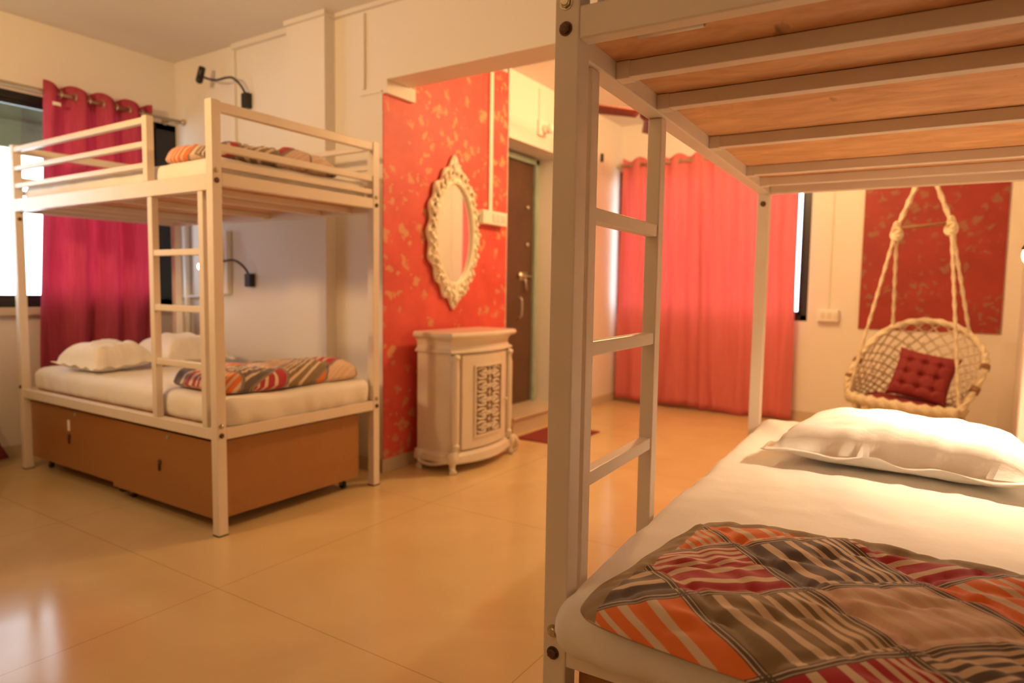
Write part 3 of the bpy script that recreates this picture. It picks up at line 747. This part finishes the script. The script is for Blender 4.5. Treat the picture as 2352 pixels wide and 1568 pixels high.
# ------------------------------------------------------------------ cabinet
def cabinet():
    t = thing('cabinet', 'cream carved bedside cabinet with bow front and curled feet against the red wall', 'cabinet', (0, 0, 0))
    xb, y0, y1 = -2.668, 3.075, 3.70
    def front(y, bow=.055, base=-2.40): 
        s = (y - y0) / (y1 - y0); return base + bow * math.sin(max(0, min(1, s)) * PI)
    def slab(z0, z1, grow, bow=.055, base=-2.40, n=24, prof=None):
        bm = bmesh.new(); rings = []
        zs = prof or [(z0, 0), (z1, 0)]
        for z, g in zs:
            G = grow + g; pts = [(xb, y0 - G), ]
            for k in range(n + 1):
                y = y0 + (y1 - y0) * k / n; s = k / n
                yy = y0 - G + (y1 - y0 + 2 * G) * s
                pts.append((front(y, bow, base) + G, yy))
            pts.append((xb, y1 + G)); rings.append([bm.verts.new((p[0], p[1], z)) for p in pts])
        for A, C in zip(rings, rings[1:]):
            for k in range(len(A)): q = (k + 1) % len(A); bm.faces.new((A[k], A[q], C[q], C[k]))
        bm.faces.new(list(reversed(rings[0]))); bm.faces.new(rings[-1]); bmesh.ops.recalc_face_normals(bm, faces=bm.faces)
        return bm
    obj('top', slab(0, 0, .028, prof=[(.800, -.012), (.808, .0), (.820, .004), (.832, 0), (.838, -.010)]), M['furn'], t, False)
    obj('cornice', slab(0, 0, .0, prof=[(.712, .0), (.718, .012), (.728, .010), (.736, -.004), (.755, -.010), (.78, -.006), (.80, .008)]), M['furn'], t)
    obj('body', slab(.115, .715, -.012), M['furn'], t)
    obj('plinth', slab(0, 0, .0, prof=[(.058, .010), (.066, .019), (.10, .017), (.118, .004), (.126, -.01)]), M['furn'], t)
    # corner pilasters
    for y in (y0 + .028, y1 - .028):
        bm = bmesh.new(); x = front(y) + .0
        tube(bm, [(x, y, .12), (x, y, .17), (x, y, .2), (x, y, .62), (x, y, .66), (x, y, .70)], lambda s: .026 + .006 * math.cos(s * PI * 4), 14)
        for z in (.16, .69): ball(bm, (x + .006, y, z), .030, 12, (.9, .9, .7))
        obj('pilaster', bm, M['furn'], t, True)
    # door
    ya, yb = y0 + .075, y1 - .095; za, zb = .135, .700
    def fx(y): return front(y) - .010
    def curved(y0_, y1_, z0_, z1_, d0, d1, n=14):
        bm = bmesh.new(); V = []
        for k in range(n + 1):
            y = y0_ + (y1_ - y0_) * k / n; x = fx(y)
            V.append([bm.verts.new((x + d0, y, z0_)), bm.verts.new((x + d1, y, z0_)), bm.verts.new((x + d1, y, z1_)), bm.verts.new((x + d0, y, z1_))])
        for A, C in zip(V, V[1:]):
            for k in range(4): q = (k + 1) % 4; bm.faces.new((A[k], A[q], C[q], C[k]))
        bm.faces.new(V[0]); bm.faces.new(list(reversed(V[-1]))); bmesh.ops.recalc_face_normals(bm, faces=bm.faces); return bm
    def join(*bms):
        r = bms[0]
        for b2 in bms[1:]:
            me = bpy.data.meshes.new('tmp'); b2.to_mesh(me); b2.free(); r.from_mesh(me); bpy.data.meshes.remove(me)
        return r
    pya, pyb, pza, pzb = ya + .10, yb - .09, za + .075, zb - .075
    dr = obj('door', join(curved(ya, yb, za, zb, 0, .010), curved(ya, pya, za, zb, .01, .018), curved(pyb, yb, za, zb, .01, .018), curved(pya, pyb, za, pza, .01, .018), curved(pya, pyb, pzb, zb, .01, .018)), M['furn'], t)
    obj('panel_moulding', join(curved(pya - .012, pya, pza - .012, pzb + .012, .018, .027), curved(pyb, pyb + .012, pza - .012, pzb + .012, .018, .027), curved(pya, pyb, pza - .012, pza, .018, .027), curved(pya, pyb, pzb, pzb + .012, .018, .027)), M['furn'], dr)
    obj('panel_backing', curved(pya, pyb, pza, pzb, .0101, .0115), M['furn_shade'], dr)
    bm = bmesh.new(); rows = 5; H = (pzb - pza) / rows; W = pyb - pya; yc = (pya + pyb) / 2
    def P(y, z, dx=.016): return (fx(y) + dx, y, z)
    for r_ in range(rows):
        zc = pza + H * (r_ + .5)
        for sg in (1, -1):
            for vs in (1, -1):
                pts = []
                for s in range(14):
                    ph = s / 13 * PI * 1.9; rr = .9 * (1 - s / 17)
                    pts.append(P(yc + sg * (W * .25 + W * .20 * rr * math.cos(ph)), zc + vs * (H * .24 + H * .2 * rr * math.sin(ph))))
                tube(bm, pts, lambda s_: .0072 * (1 - .35 * s_), 6)
                tube(bm, [P(yc, zc + vs * H * .05), P(yc + sg * W * .12, zc + vs * H * .10), P(yc + sg * W * .40, zc + vs * H * .02)], lambda s_: .006, 6)
        ball(bm, P(yc, zc), .012, 10, (.6, 1, 1.3)); ball(bm, P(yc, zc + H * .5), .0095, 8, (.6, 1.5, .8))
    tube(bm, [P(yc, pza), P(yc, (pza + pzb) / 2), P(yc, pzb)], .004, 6)
    obj('carved_lattice', bm, M['furn'], dr, True)
    bm = bmesh.new(); cyl(bm, (fx(yb - .02) + .018, yb - .02, .39), (fx(yb - .02) + .03, yb - .02, .39), .005); ball(bm, (fx(yb - .02) + .034, yb - .02, .39), .010)
    obj('knob', bm, M['furn'], dr, True)
    obj('door_gap_shade', B((fx(yb) + .0, fx(yb) + .006, yb + .001, yb + .010, za, zb)), M['furn_shade'], t)  # solid dark strip, painted shade between door and pilaster
    # legs
    for (x, y, sx, sy) in ((front(y0) + .005, y0 + .01, 1, -1), (front(y1) + .005, y1 - .01, 1, 1), (xb + .03, y0 + .01, 0, -1), (xb + .03, y1 - .01, 0, 1)):
        bm = bmesh.new(); o_ = .028
        pts = [(x, y, .115), (x + sx * .012, y + sy * .010, .085), (x + sx * .004, y + sy * .004, .045), (x + sx * .014, y + sy * .012, .016), (x + sx * .024, y + sy * .02, .0115)]
        tube(bm, catmull(pts, 5), lambda s_: 1.25 * (.034 - .020 * math.sin(min(1, s_ * 1.25) * PI * .6) + .004 * (s_ > .85)), 12)
        obj('leg', bm, M['furn'], t, True)
    for y in (y0, y1):
        bm = bmesh.new(); sg = -1 if y == y0 else 1
        pts = [(front(y) - .02, y + sg * .012, .07), (-2.50, y + sg * .012, .048), (-2.56, y + sg * .012, .040), (-2.62, y + sg * .012, .048), (xb + .03, y + sg * .012, .07)]
        tube(bm, catmull(pts, 5), .011, 8); obj('apron', bm, M['furn'], t, True)
    bm = bmesh.new(); pts = [(front(y0 + (y1 - y0) * k / 10) + .010, y0 + (y1 - y0) * k / 10, .068 - .012 * math.sin(k / 10 * PI)) for k in range(11)]
    tube(bm, pts, .012, 8); obj('apron', bm, M['furn'], t, True)
    bm = bmesh.new(); pts = [(front(y1) - .03, y1 + .01, .10), (front(y1), y1 + .05, .105), (front(y1) + .01, y1 + .085, .07), (front(y1), y1 + .10, .03), (front(y1) - .01, y1 + .075, .012)]
    tube(bm, catmull(pts, 5), lambda s_: .024 - .010 * s_, 10); obj('scroll_foot', bm, M['furn'], t, True)
cabinet()

# ------------------------------------------------------------------ switch boxes, fixtures
def switchbox(label, b_, face, holes):
    o = obj('switch_box', B(b_, bev=.006), M['white_plastic']); tag(o, label, 'switch box')
    for h in holes: obj('switch', B(h, bev=.002), M['furn'], o)
    return o
switchbox('white switch box on the red speckled wall right of the mirror', (XM + .006, XM + .062, 3.79, 4.09, 1.545, 1.64), 'x', [(XM + .062, XM + .067, 3.90 + .06 * k, 3.945 + .06 * k, 1.565, 1.62) for k in range(3)])
switchbox('cream switch box low on the far wall right of the coral curtains', (-.90, -.735, YF - .055, YF, .865, .965), 'y', [(-.87 + .05 * k, -.835 + .05 * k, YF - .059, YF - .055, .89, .94) for k in range(3)])
switchbox('tall white electrical box on the wall inside the left lower bunk', (-4.34, -4.17, YM - .04, YM, 1.03, 1.47), 'y', [(-4.30, -4.21, YM - .044, YM - .04, 1.08, 1.42)])
t = thing('wall_pipe', 'pair of white vertical pipes in the corner behind the left bunk bed', 'pipe', (0, 0, 0))
for x in (-4.795, -4.675):
    bm = bmesh.new(); cyl(bm, (x, YM - .025, .3), (x, YM - .025, 1.62), .016 if x < -4.7 else .021, 14); obj('pipe', bm, M['white_plastic'], t, True)
bm = bmesh.new(); cyl(bm, (-4.795, YM - .025, 1.0), (-4.36, YM - .025, 1.02), .011, 12); obj('pipe', bm, M['white_plastic'], t, True)

t = thing('wall_lamp_holder', 'round white lamp holder with glass bulb above the brown door', 'lamp holder', (XM, 4.64, 2.36))
bm = bmesh.new(); box(bm, 0, .03, -.06, .06, -.06, .06, .008); obj('base', bm, M['white_plastic'], t)
bm = bmesh.new(); cyl(bm, (.03, 0, -.01), (.075, 0, -.02), .036, 18, .028); obj('socket', bm, M['white_plastic'], t, True)
bm = bmesh.new(); ball(bm, (.095, 0, -.01), .032, 16, (1, 1, 1.2)); obj('bulb', bm, M['glassy'], t, True)
tag(obj('wall_hook', B((XM, XM + .022, 5.735, 5.765, 2.285, 2.36), bev=.004), M['black']), 'small black hook high on the side wall left of the coral curtains', 'hook')

def reading_lamp(label, base, pts, head_dir, plate=(.045, .075), lit=False, flare=1.0, along='y'):
    """gooseneck lamp: plate on the wall at base, neck through pts, head at the end"""
    t = thing('reading_lamp', label, 'lamp', base); b0 = Vector(base)
    w, h = plate
    if along == 'y': bx = (-w / 2 - .01, w / 2 + .01, -.045, 0, -h, 0)
    else: bx = (-.045, 0, -w / 2 - .01, w / 2 + .01, -h, 0)
    obj('wall_plate', B(bx, bev=.005), M['black'], t)
    bm = bmesh.new(); tube(bm, catmull([Vector(p) - b0 for p in pts], 8), .0075, 8); obj('gooseneck', bm, M['black'], t, True)
    e = Vector(pts[-1]) - b0; d = Vector(head_dir).normalized()
    bm = bmesh.new(); tube(bm, [e - d * .055, e - d * .045, e + d * .03], lambda s_: .021 + (.012 * flare * s_), 18, caps=True); hd = obj('lamp_head', bm, M['black'], t, True)
    bm = bmesh.new(); ball(bm, e + d * .034, .023 + .008 * flare, 14, (1, 1, 1)); obj('bulb', bm, M['bulb'] if lit else M['black'], t, True)
    return t, b0 + e + d * .07
reading_lamp('black gooseneck reading lamp high on the wall above the left upper bunk, unlit', (-3.95, YM, 2.36),
    [(-3.95, YM - .03, 2.355), (-3.955, YM - .06, 2.40), (-3.99, YM - .09, 2.445), (-4.05, YM - .10, 2.455), (-4.15, YM - .11, 2.452), (-4.24, YM - .12, 2.475), (-4.29, YM - .13, 2.50)], (-.1, -.2, -1), (.04, .10), False, .2)
_, pL = reading_lamp('black gooseneck reading lamp in the left lower bunk, glowing behind the post', (-3.945, YM, 1.175),
    [(-3.945, YM - .03, 1.17), (-3.95, YM - .06, 1.215), (-3.99, YM - .09, 1.255), (-4.05, YM - .10, 1.262), (-4.16, YM - .12, 1.25), (-4.255, YM - .15, 1.245)], (-.35, -.5, -.75), (.04, .09), True, .3)
_, pR = reading_lamp('black reading lamp at the right edge, lit above the close-up bed pillow', (XR, 2.40, 1.27),
    [(XR - .04, 2.40, 1.26), (XR - .08, 2.38, 1.32), (XR - .15, 2.35, 1.34), (XR - .22, 2.32, 1.30), (XR - .255, 2.30, 1.245)], (-.35, .1, -1), (.04, .09), True, 1.5, 'x')

# ceiling fan
t = thing('ceiling_fan', 'brown ceiling fan in the back part of the room', 'ceiling fan', (-1.85, 4.68, ZC))
bm = bmesh.new(); cyl(bm, (0, 0, 0), (0, 0, -.30), .012); cyl(bm, (0, 0, 0), (0, 0, -.05), .045, 18, .03); obj('down_rod', bm, M['fan'], t, True)
bm = bmesh.new(); tube(bm, [(0, 0, -.28), (0, 0, -.295), (0, 0, -.35), (0, 0, -.375)], lambda s_: .085 * (1 - .35 * abs(2 * s_ - 1) ** 2), 24); obj('motor', bm, M['fan'], t, True)
for k in range(3):
    a = math.radians(232 + 120 * k); bm = bmesh.new(); rm = Matrix.Rotation(a, 3, 'Z')
    def bl(u, v):
        x = .10 + .50 * u; w = .045 + .02 * u; return rm @ Vector((x, (v - .5) * 2 * w, -.335 + (v - .5) * .03))
    grid_surface(bm, bl, 12, 4); o = obj('blade', bm, M['fan'], t, True); o.modifiers.new('s', 'SOLIDIFY').thickness = .006

# floor mat
bm = bmesh.new(); box(bm, -2.60, -2.19, 4.10, 4.68, .0, .009, .003)
tag(obj('door_mat', bm, M['rug']), 'dark red mat on the floor in front of the door step', 'mat')

# ------------------------------------------------------------------ hanging chair
def hanging_chair():
    t = thing('hanging_chair', 'macrame rope swing chair hanging in front of the dark red panel', 'hanging chair', (0, 0, 0))
    hoop = [(-.528, 5.15, .405), (-.535, 5.19, .50), (-.505, 5.24, .60), (-.443, 5.32, .725), (-.297, 5.44, .868), (-.092, 5.50, .918), (.112, 5.46, .870), (.223, 5.37, .758), (.246, 5.28, .65), (.20, 5.17, .51), (.115, 5.05, .362)]
    seat_back = [(-.528, 5.15, .395), (-.50, 5.30, .375), (-.36, 5.46, .36), (-.16, 5.52, .352), (.04, 5.46, .345), (.15, 5.28, .345), (.115, 5.05, .352)]
    front = [(-.528, 5.15, .395), (-.42, 5.115, .378), (-.25, 5.085, .362), (-.05, 5.06, .350), (.115, 5.05, .352)]
    hp = catmull(hoop, 10); sb = catmull(seat_back, 10); fp = catmull(front, 10)
    bm = bmesh.new(); tube(bm, hp, .022, 12, twist=.5, lobes=3); obj('back_hoop', bm, M['rope'], t, True)
    bm = bmesh.new(); tube(bm, fp, .037, 12, twist=.5, lobes=3); obj('seat_front', bm, M['rope'], t, True)
    bm = bmesh.new(); tube(bm, sb, .022, 12, twist=.5, lobes=3); obj('seat_ring', bm, M['rope'], t, True)
    def samp(L, u):
        x = u * (len(L) - 1); i = min(int(x), len(L) - 2); return L[i].lerp(L[i + 1], x - i)
    def net(u, v):
        p = samp(sb, .04 + .92 * u).lerp(samp(hp, .04 + .92 * u), v)
        return p + Vector((0, .05, -.02)) * math.sin(v * PI) * math.sin(u * PI)
    bm = bmesh.new(); K = 20
    for k in range(-7, K):
        for sg in (1, -1):
            pts = []
            for s in range(15):
                v = s / 14; u = (k + sg * (v * 7) + (0 if sg > 0 else 7)) / K
                if 0 <= u <= 1: pts.append(net(u, v) + Vector((0, .002 * sg, 0)))
            if len(pts) > 2: tube(bm, pts, .0066, 5, caps=False)
    for k in range(0, K + 1):
        for s in range(1, 8):
            u = (k + (0 if s % 2 else .0)) / K; v = s / 8
            if 0 <= u <= 1: ball(bm, net(u, v), .0085, 6)
    nt_ = obj('netting', bm, M['rope'], t, True)
    # seat web
    bm = bmesh.new()
    def seat(u, v):
        return samp(fp, u).lerp(samp(sb, u), v) + Vector((0, 0, -.03)) * math.sin(u * PI) * math.sin(v * PI)
    grid_surface(bm, seat, 24, 10); o = obj('seat', bm, M['rope'], t, True); o.modifiers.new('s', 'SOLIDIFY').thickness = .008
    bar = ((-.30, 5.3, 1.55), (.01, 5.3, 1.575))
    bm = bmesh.new(); cyl(bm, (-.315, 5.3, 1.548), (.03, 5.3, 1.577), .010, 10); obj('spreader_bar', bm, M['stick'], t, True)
    def rp(a, b_, r=.011, sagv=0):
        a, b_ = Vector(a), Vector(b_); n = max(6, int((b_ - a).length / .016)); bm = bmesh.new()
        tube(bm, [a.lerp(b_, k / n) for k in range(n + 1)], r, 8, twist=.55, lobes=2); return obj('rope', bm, M['rope'], t, True)
    rp(bar[0], (-.528, 5.15, .41)); rp(bar[0], (-.297, 5.44, .868)); rp(bar[1], (.155, 5.43, .835)); rp(bar[1], (.115, 5.06, .37))
    rp(bar[0], (-.145, 5.3, 1.99), .015); rp(bar[1], (-.145, 5.3, 1.99), .015); rp((-.145, 5.3, 1.98), (-.145, 5.3, 2.66), .017)
    for c in bar:
        bm = bmesh.new(); c = Vector(c)
        for k in range(3):
            ring = [c + Vector(((.014 + .008 * k) * math.cos(q) , .018 * math.sin(q * 2 + k), .040 * math.sin(q) - .02 * k)) for q in [2 * PI * j / 20 for j in range(20)]]
            tube(bm, ring, .012, 7, True)
        obj('knot', bm, M['rope'], t, True)
    bm = bmesh.new(); ring = [(-.145 + .02 * math.cos(q), 5.3, 2.665 + .02 * math.sin(q)) for q in [2 * PI * j / 16 for j in range(16)]]; tube(bm, ring, .005, 6, True); cyl(bm, (-.145, 5.3, 2.68), (-.145, 5.3, 2.70), .02, 14)
    obj('ceiling_hook', bm, M['steel'], t, True)
    # wrapped bindings on the hoop
    for u in (.12, .22, .80, .90):
        p = samp(hp, u); q = samp(hp, u + .02); bm = bmesh.new(); tube(bm, [p, q], .029, 12); obj('binding', bm, M['stick'], t, True)
    # tassels under the seat
    rnd = random.Random(5); L = [samp(fp, .12 + .8 * k / 5) for k in range(6)] + [samp(sb, .2 + .6 * k / 4) for k in range(5)]
    for p in L:
        bm = bmesh.new()
        ball(bm, p + Vector((0, 0, -.045)), .022, 10)
        for k in range(10):
            a = 2 * PI * k / 10; d = Vector((math.cos(a), math.sin(a), 0)) * .014
            tube(bm, [p + Vector((0, 0, -.045)) + d, p + Vector((0, 0, -.10)) + d * 1.5, p + Vector((rnd.uniform(-.008, .008), 0, -.17 + rnd.uniform(-.02, .02))) + d * 1.7], .0045, 5)
        cyl(bm, p, p + Vector((0, 0, -.05)), .008); obj('tassel', bm, M['rope'], t, True)
    return t
hanging_chair()

def tufted(name, label, cen, rot, w, h, th, seed=1, n=60, tufts=3, mat='cushion'):
    bm = bmesh.new()
    tp = [((i + 1) / (tufts + 1) * 2 - 1, (j + 1) / (tufts + 1) * 2 - 1) for i in range(tufts) for j in range(tufts)]
    def pt(u, v, s):
        x, y = 2 * u - 1, 2 * v - 1
        e = (max(0, 1 - abs(x) ** 3.5) * max(0, 1 - abs(y) ** 3.5)) ** .45
        z = e * (1 + .1 * nz3((x, y, 0), 2, seed))
        for tx, ty in tp: z -= .42 * e * math.exp(-(((x - tx) ** 2 + (y - ty) ** 2) / .013))
        for tx in sorted({a for a, b_ in tp}):
            z -= .10 * e * math.exp(-((x - tx) / .05) ** 2) + .10 * e * math.exp(-((y - tx) / .05) ** 2)
        k = 1 - .10 * (1 - y * y) * abs(x) ** 3; k2 = 1 - .10 * (1 - x * x) * abs(y) ** 3
        return Vector((x * w / 2 * k, y * h / 2 * k2, s * (z * th / 2 + .001)))
    A = [[bm.verts.new(pt(i / n, j / n, 1)) for j in range(n + 1)] for i in range(n + 1)]
    C = [[bm.verts.new(pt(i / n, j / n, -1)) for j in range(n + 1)] for i in range(n + 1)]
    for i in range(n):
        for j in range(n):
            bm.faces.new((A[i][j], A[i + 1][j], A[i + 1][j + 1], A[i][j + 1])); bm.faces.new((C[i][j + 1], C[i + 1][j + 1], C[i + 1][j], C[i][j]))
    for i in range(n):
        bm.faces.new((A[i + 1][0], A[i][0], C[i][0], C[i + 1][0])); bm.faces.new((A[i][n], A[i + 1][n], C[i + 1][n], C[i][n]))
        bm.faces.new((A[0][i], A[0][i + 1], C[0][i + 1], C[0][i])); bm.faces.new((A[n][i + 1], A[n][i], C[n][i], C[n][i + 1]))
    o = obj(name, bm, M[mat], None, True); o.location = cen; o.rotation_euler = rot
    tag(o, label, 'cushion')
    for tx, ty in tp:
        p = pt((tx + 1) / 2, (ty + 1) / 2, 1); b2 = bmesh.new(); ball(b2, p + Vector((0, 0, .003)), .009, 10, (1, 1, .5)); obj('button', b2, M[mat], o, True)
    return o
tufted('cushion', 'square maroon tufted cushion propped upright in the hanging chair', (-.095, 5.225, .556), (math.radians(68), math.radians(9), math.radians(-14)), .37, .34, .11)
tufted('seat_cushion', 'flat maroon pad lying on the seat of the hanging chair', (-.20, 5.255, .378), (0, math.radians(3), math.radians(-8)), .50, .32, .05, 4, 30, 2)

# ------------------------------------------------------------------ outside
struct('trim_5', B((-14, 10, -10, 22, -3.2, -3.0)), M['soil'])
tag(obj('window_canopy', B((-5.75, XW - .2, -1.5, 4.1, 2.52, 2.60), (-5.75, -5.69, -1.5, 4.1, 2.06, 2.52), (-5.69, -5.67, -1.5, 4.1, 2.22, 2.25)), M['canopy']), 'weathered grey-green canopy outside the left window, above the glare', 'canopy')

GR = {'storage box': 'brown storage boxes under the beds', 'mattress': 'white sheeted mattresses', 'pillow': 'white pillows on the beds', 'quilt': 'patchwork quilts on the beds',
      'bunk bed': 'white metal bunk beds', 'cable duct': 'painted cable ducts', 'switch box': 'white switch boxes', 'lamp': 'black gooseneck reading lamps', 'curtain rod': 'metal curtain rods'}
for o in list(S.objects):
    if o.get('category') in GR: o['group'] = GR[o['category']]
    if o.get('category') == 'curtain' and 'coral' in o['label']: o['group'] = 'coral curtains at the far window'
# ------------------------------------------------------------------ light
W = bpy.data.worlds.new('World'); S.world = W; W.use_nodes = True
nt = W.node_tree; nt.nodes.clear()
o_ = nt.nodes.new('ShaderNodeOutputWorld'); bg = nt.nodes.new('ShaderNodeBackground'); nt.links.new(bg.outputs[0], o_.inputs[0])
bg.inputs[0].default_value = (.78, .90, 1, 1); bg.inputs[1].default_value = 7

WARM = (1.0, .60, .26)
def light(name, kind, loc, power, color=WARM, size=.2, rot=(0, 0, 0), spot=None, sy=None):
    l = bpy.data.lights.new(name, kind); l.energy = power; l.color = color
    if kind == 'AREA':
        l.size = size
        if sy: l.shape = 'RECTANGLE'; l.size_y = sy
    else: l.shadow_soft_size = size
    if spot: l.spot_size = spot; l.spot_blend = .8
    o = bpy.data.objects.new(name, l); COL.objects.link(o); o.location = loc; o.rotation_euler = rot; return o
light('ceiling_light_back', 'POINT', (-1.30, 4.40, 2.48), 100, size=.10)
light('wall_light_front', 'SPOT', (-3.0, -.1, 2.15), 155, size=.12, rot=(math.radians(102), 0, math.radians(3)), spot=math.radians(150))
light('near_bed_fill', 'POINT', (-1.2, -1.6, 2.4), 13, size=.15)  # added fill from behind the camera, lifts the near bed's front faces
light('reading_light_right', 'SPOT', pR, 50, (1, .72, .45), .03, (0, math.radians(8), 0), math.radians(150))
light('reading_light_left', 'SPOT', pL, 3, (1, .75, .5), .03, (math.radians(-25), math.radians(-15), 0), math.radians(140))

# ------------------------------------------------------------------ camera
yaw, pit, rol, F = -0.57211, 0.078718, 0.015136, 1536.3
cy, sy, cp, sp_ = math.cos(yaw), math.sin(yaw), math.cos(pit), math.sin(pit)
f = Vector((sy * cp, cy * cp, -sp_)); r0 = Vector((cy, -sy, 0)); u0 = r0.cross(f)
r = r0 * math.cos(rol) + u0 * math.sin(rol); u = -r0 * math.sin(rol) + u0 * math.cos(rol)
cam = bpy.data.cameras.new('camera'); co = bpy.data.objects.new('camera', cam); COL.objects.link(co); S.camera = co
cam.sensor_width = 36; cam.lens = F / 2352 * 36; cam.clip_start = .02
co.matrix_world = Matrix(((r.x, u.x, -f.x, 0), (r.y, u.y, -f.y, 0), (r.z, u.z, -f.z, 1.1), (0, 0, 0, 1)))
cam.dof.use_dof = True; cam.dof.focus_distance = 1.35; cam.dof.aperture_fstop = 2.8

vs = S.view_settings; vs.view_transform = 'Standard'; vs.look = 'None'; vs.exposure = 0; vs.gamma = 1; vs.use_curve_mapping = False
S.cycles.max_bounces = 10; S.cycles.diffuse_bounces = 6; S.cycles.transparent_max_bounces = 8
S.cycles.use_denoising = True; S.cycles.sample_clamp_indirect = 6
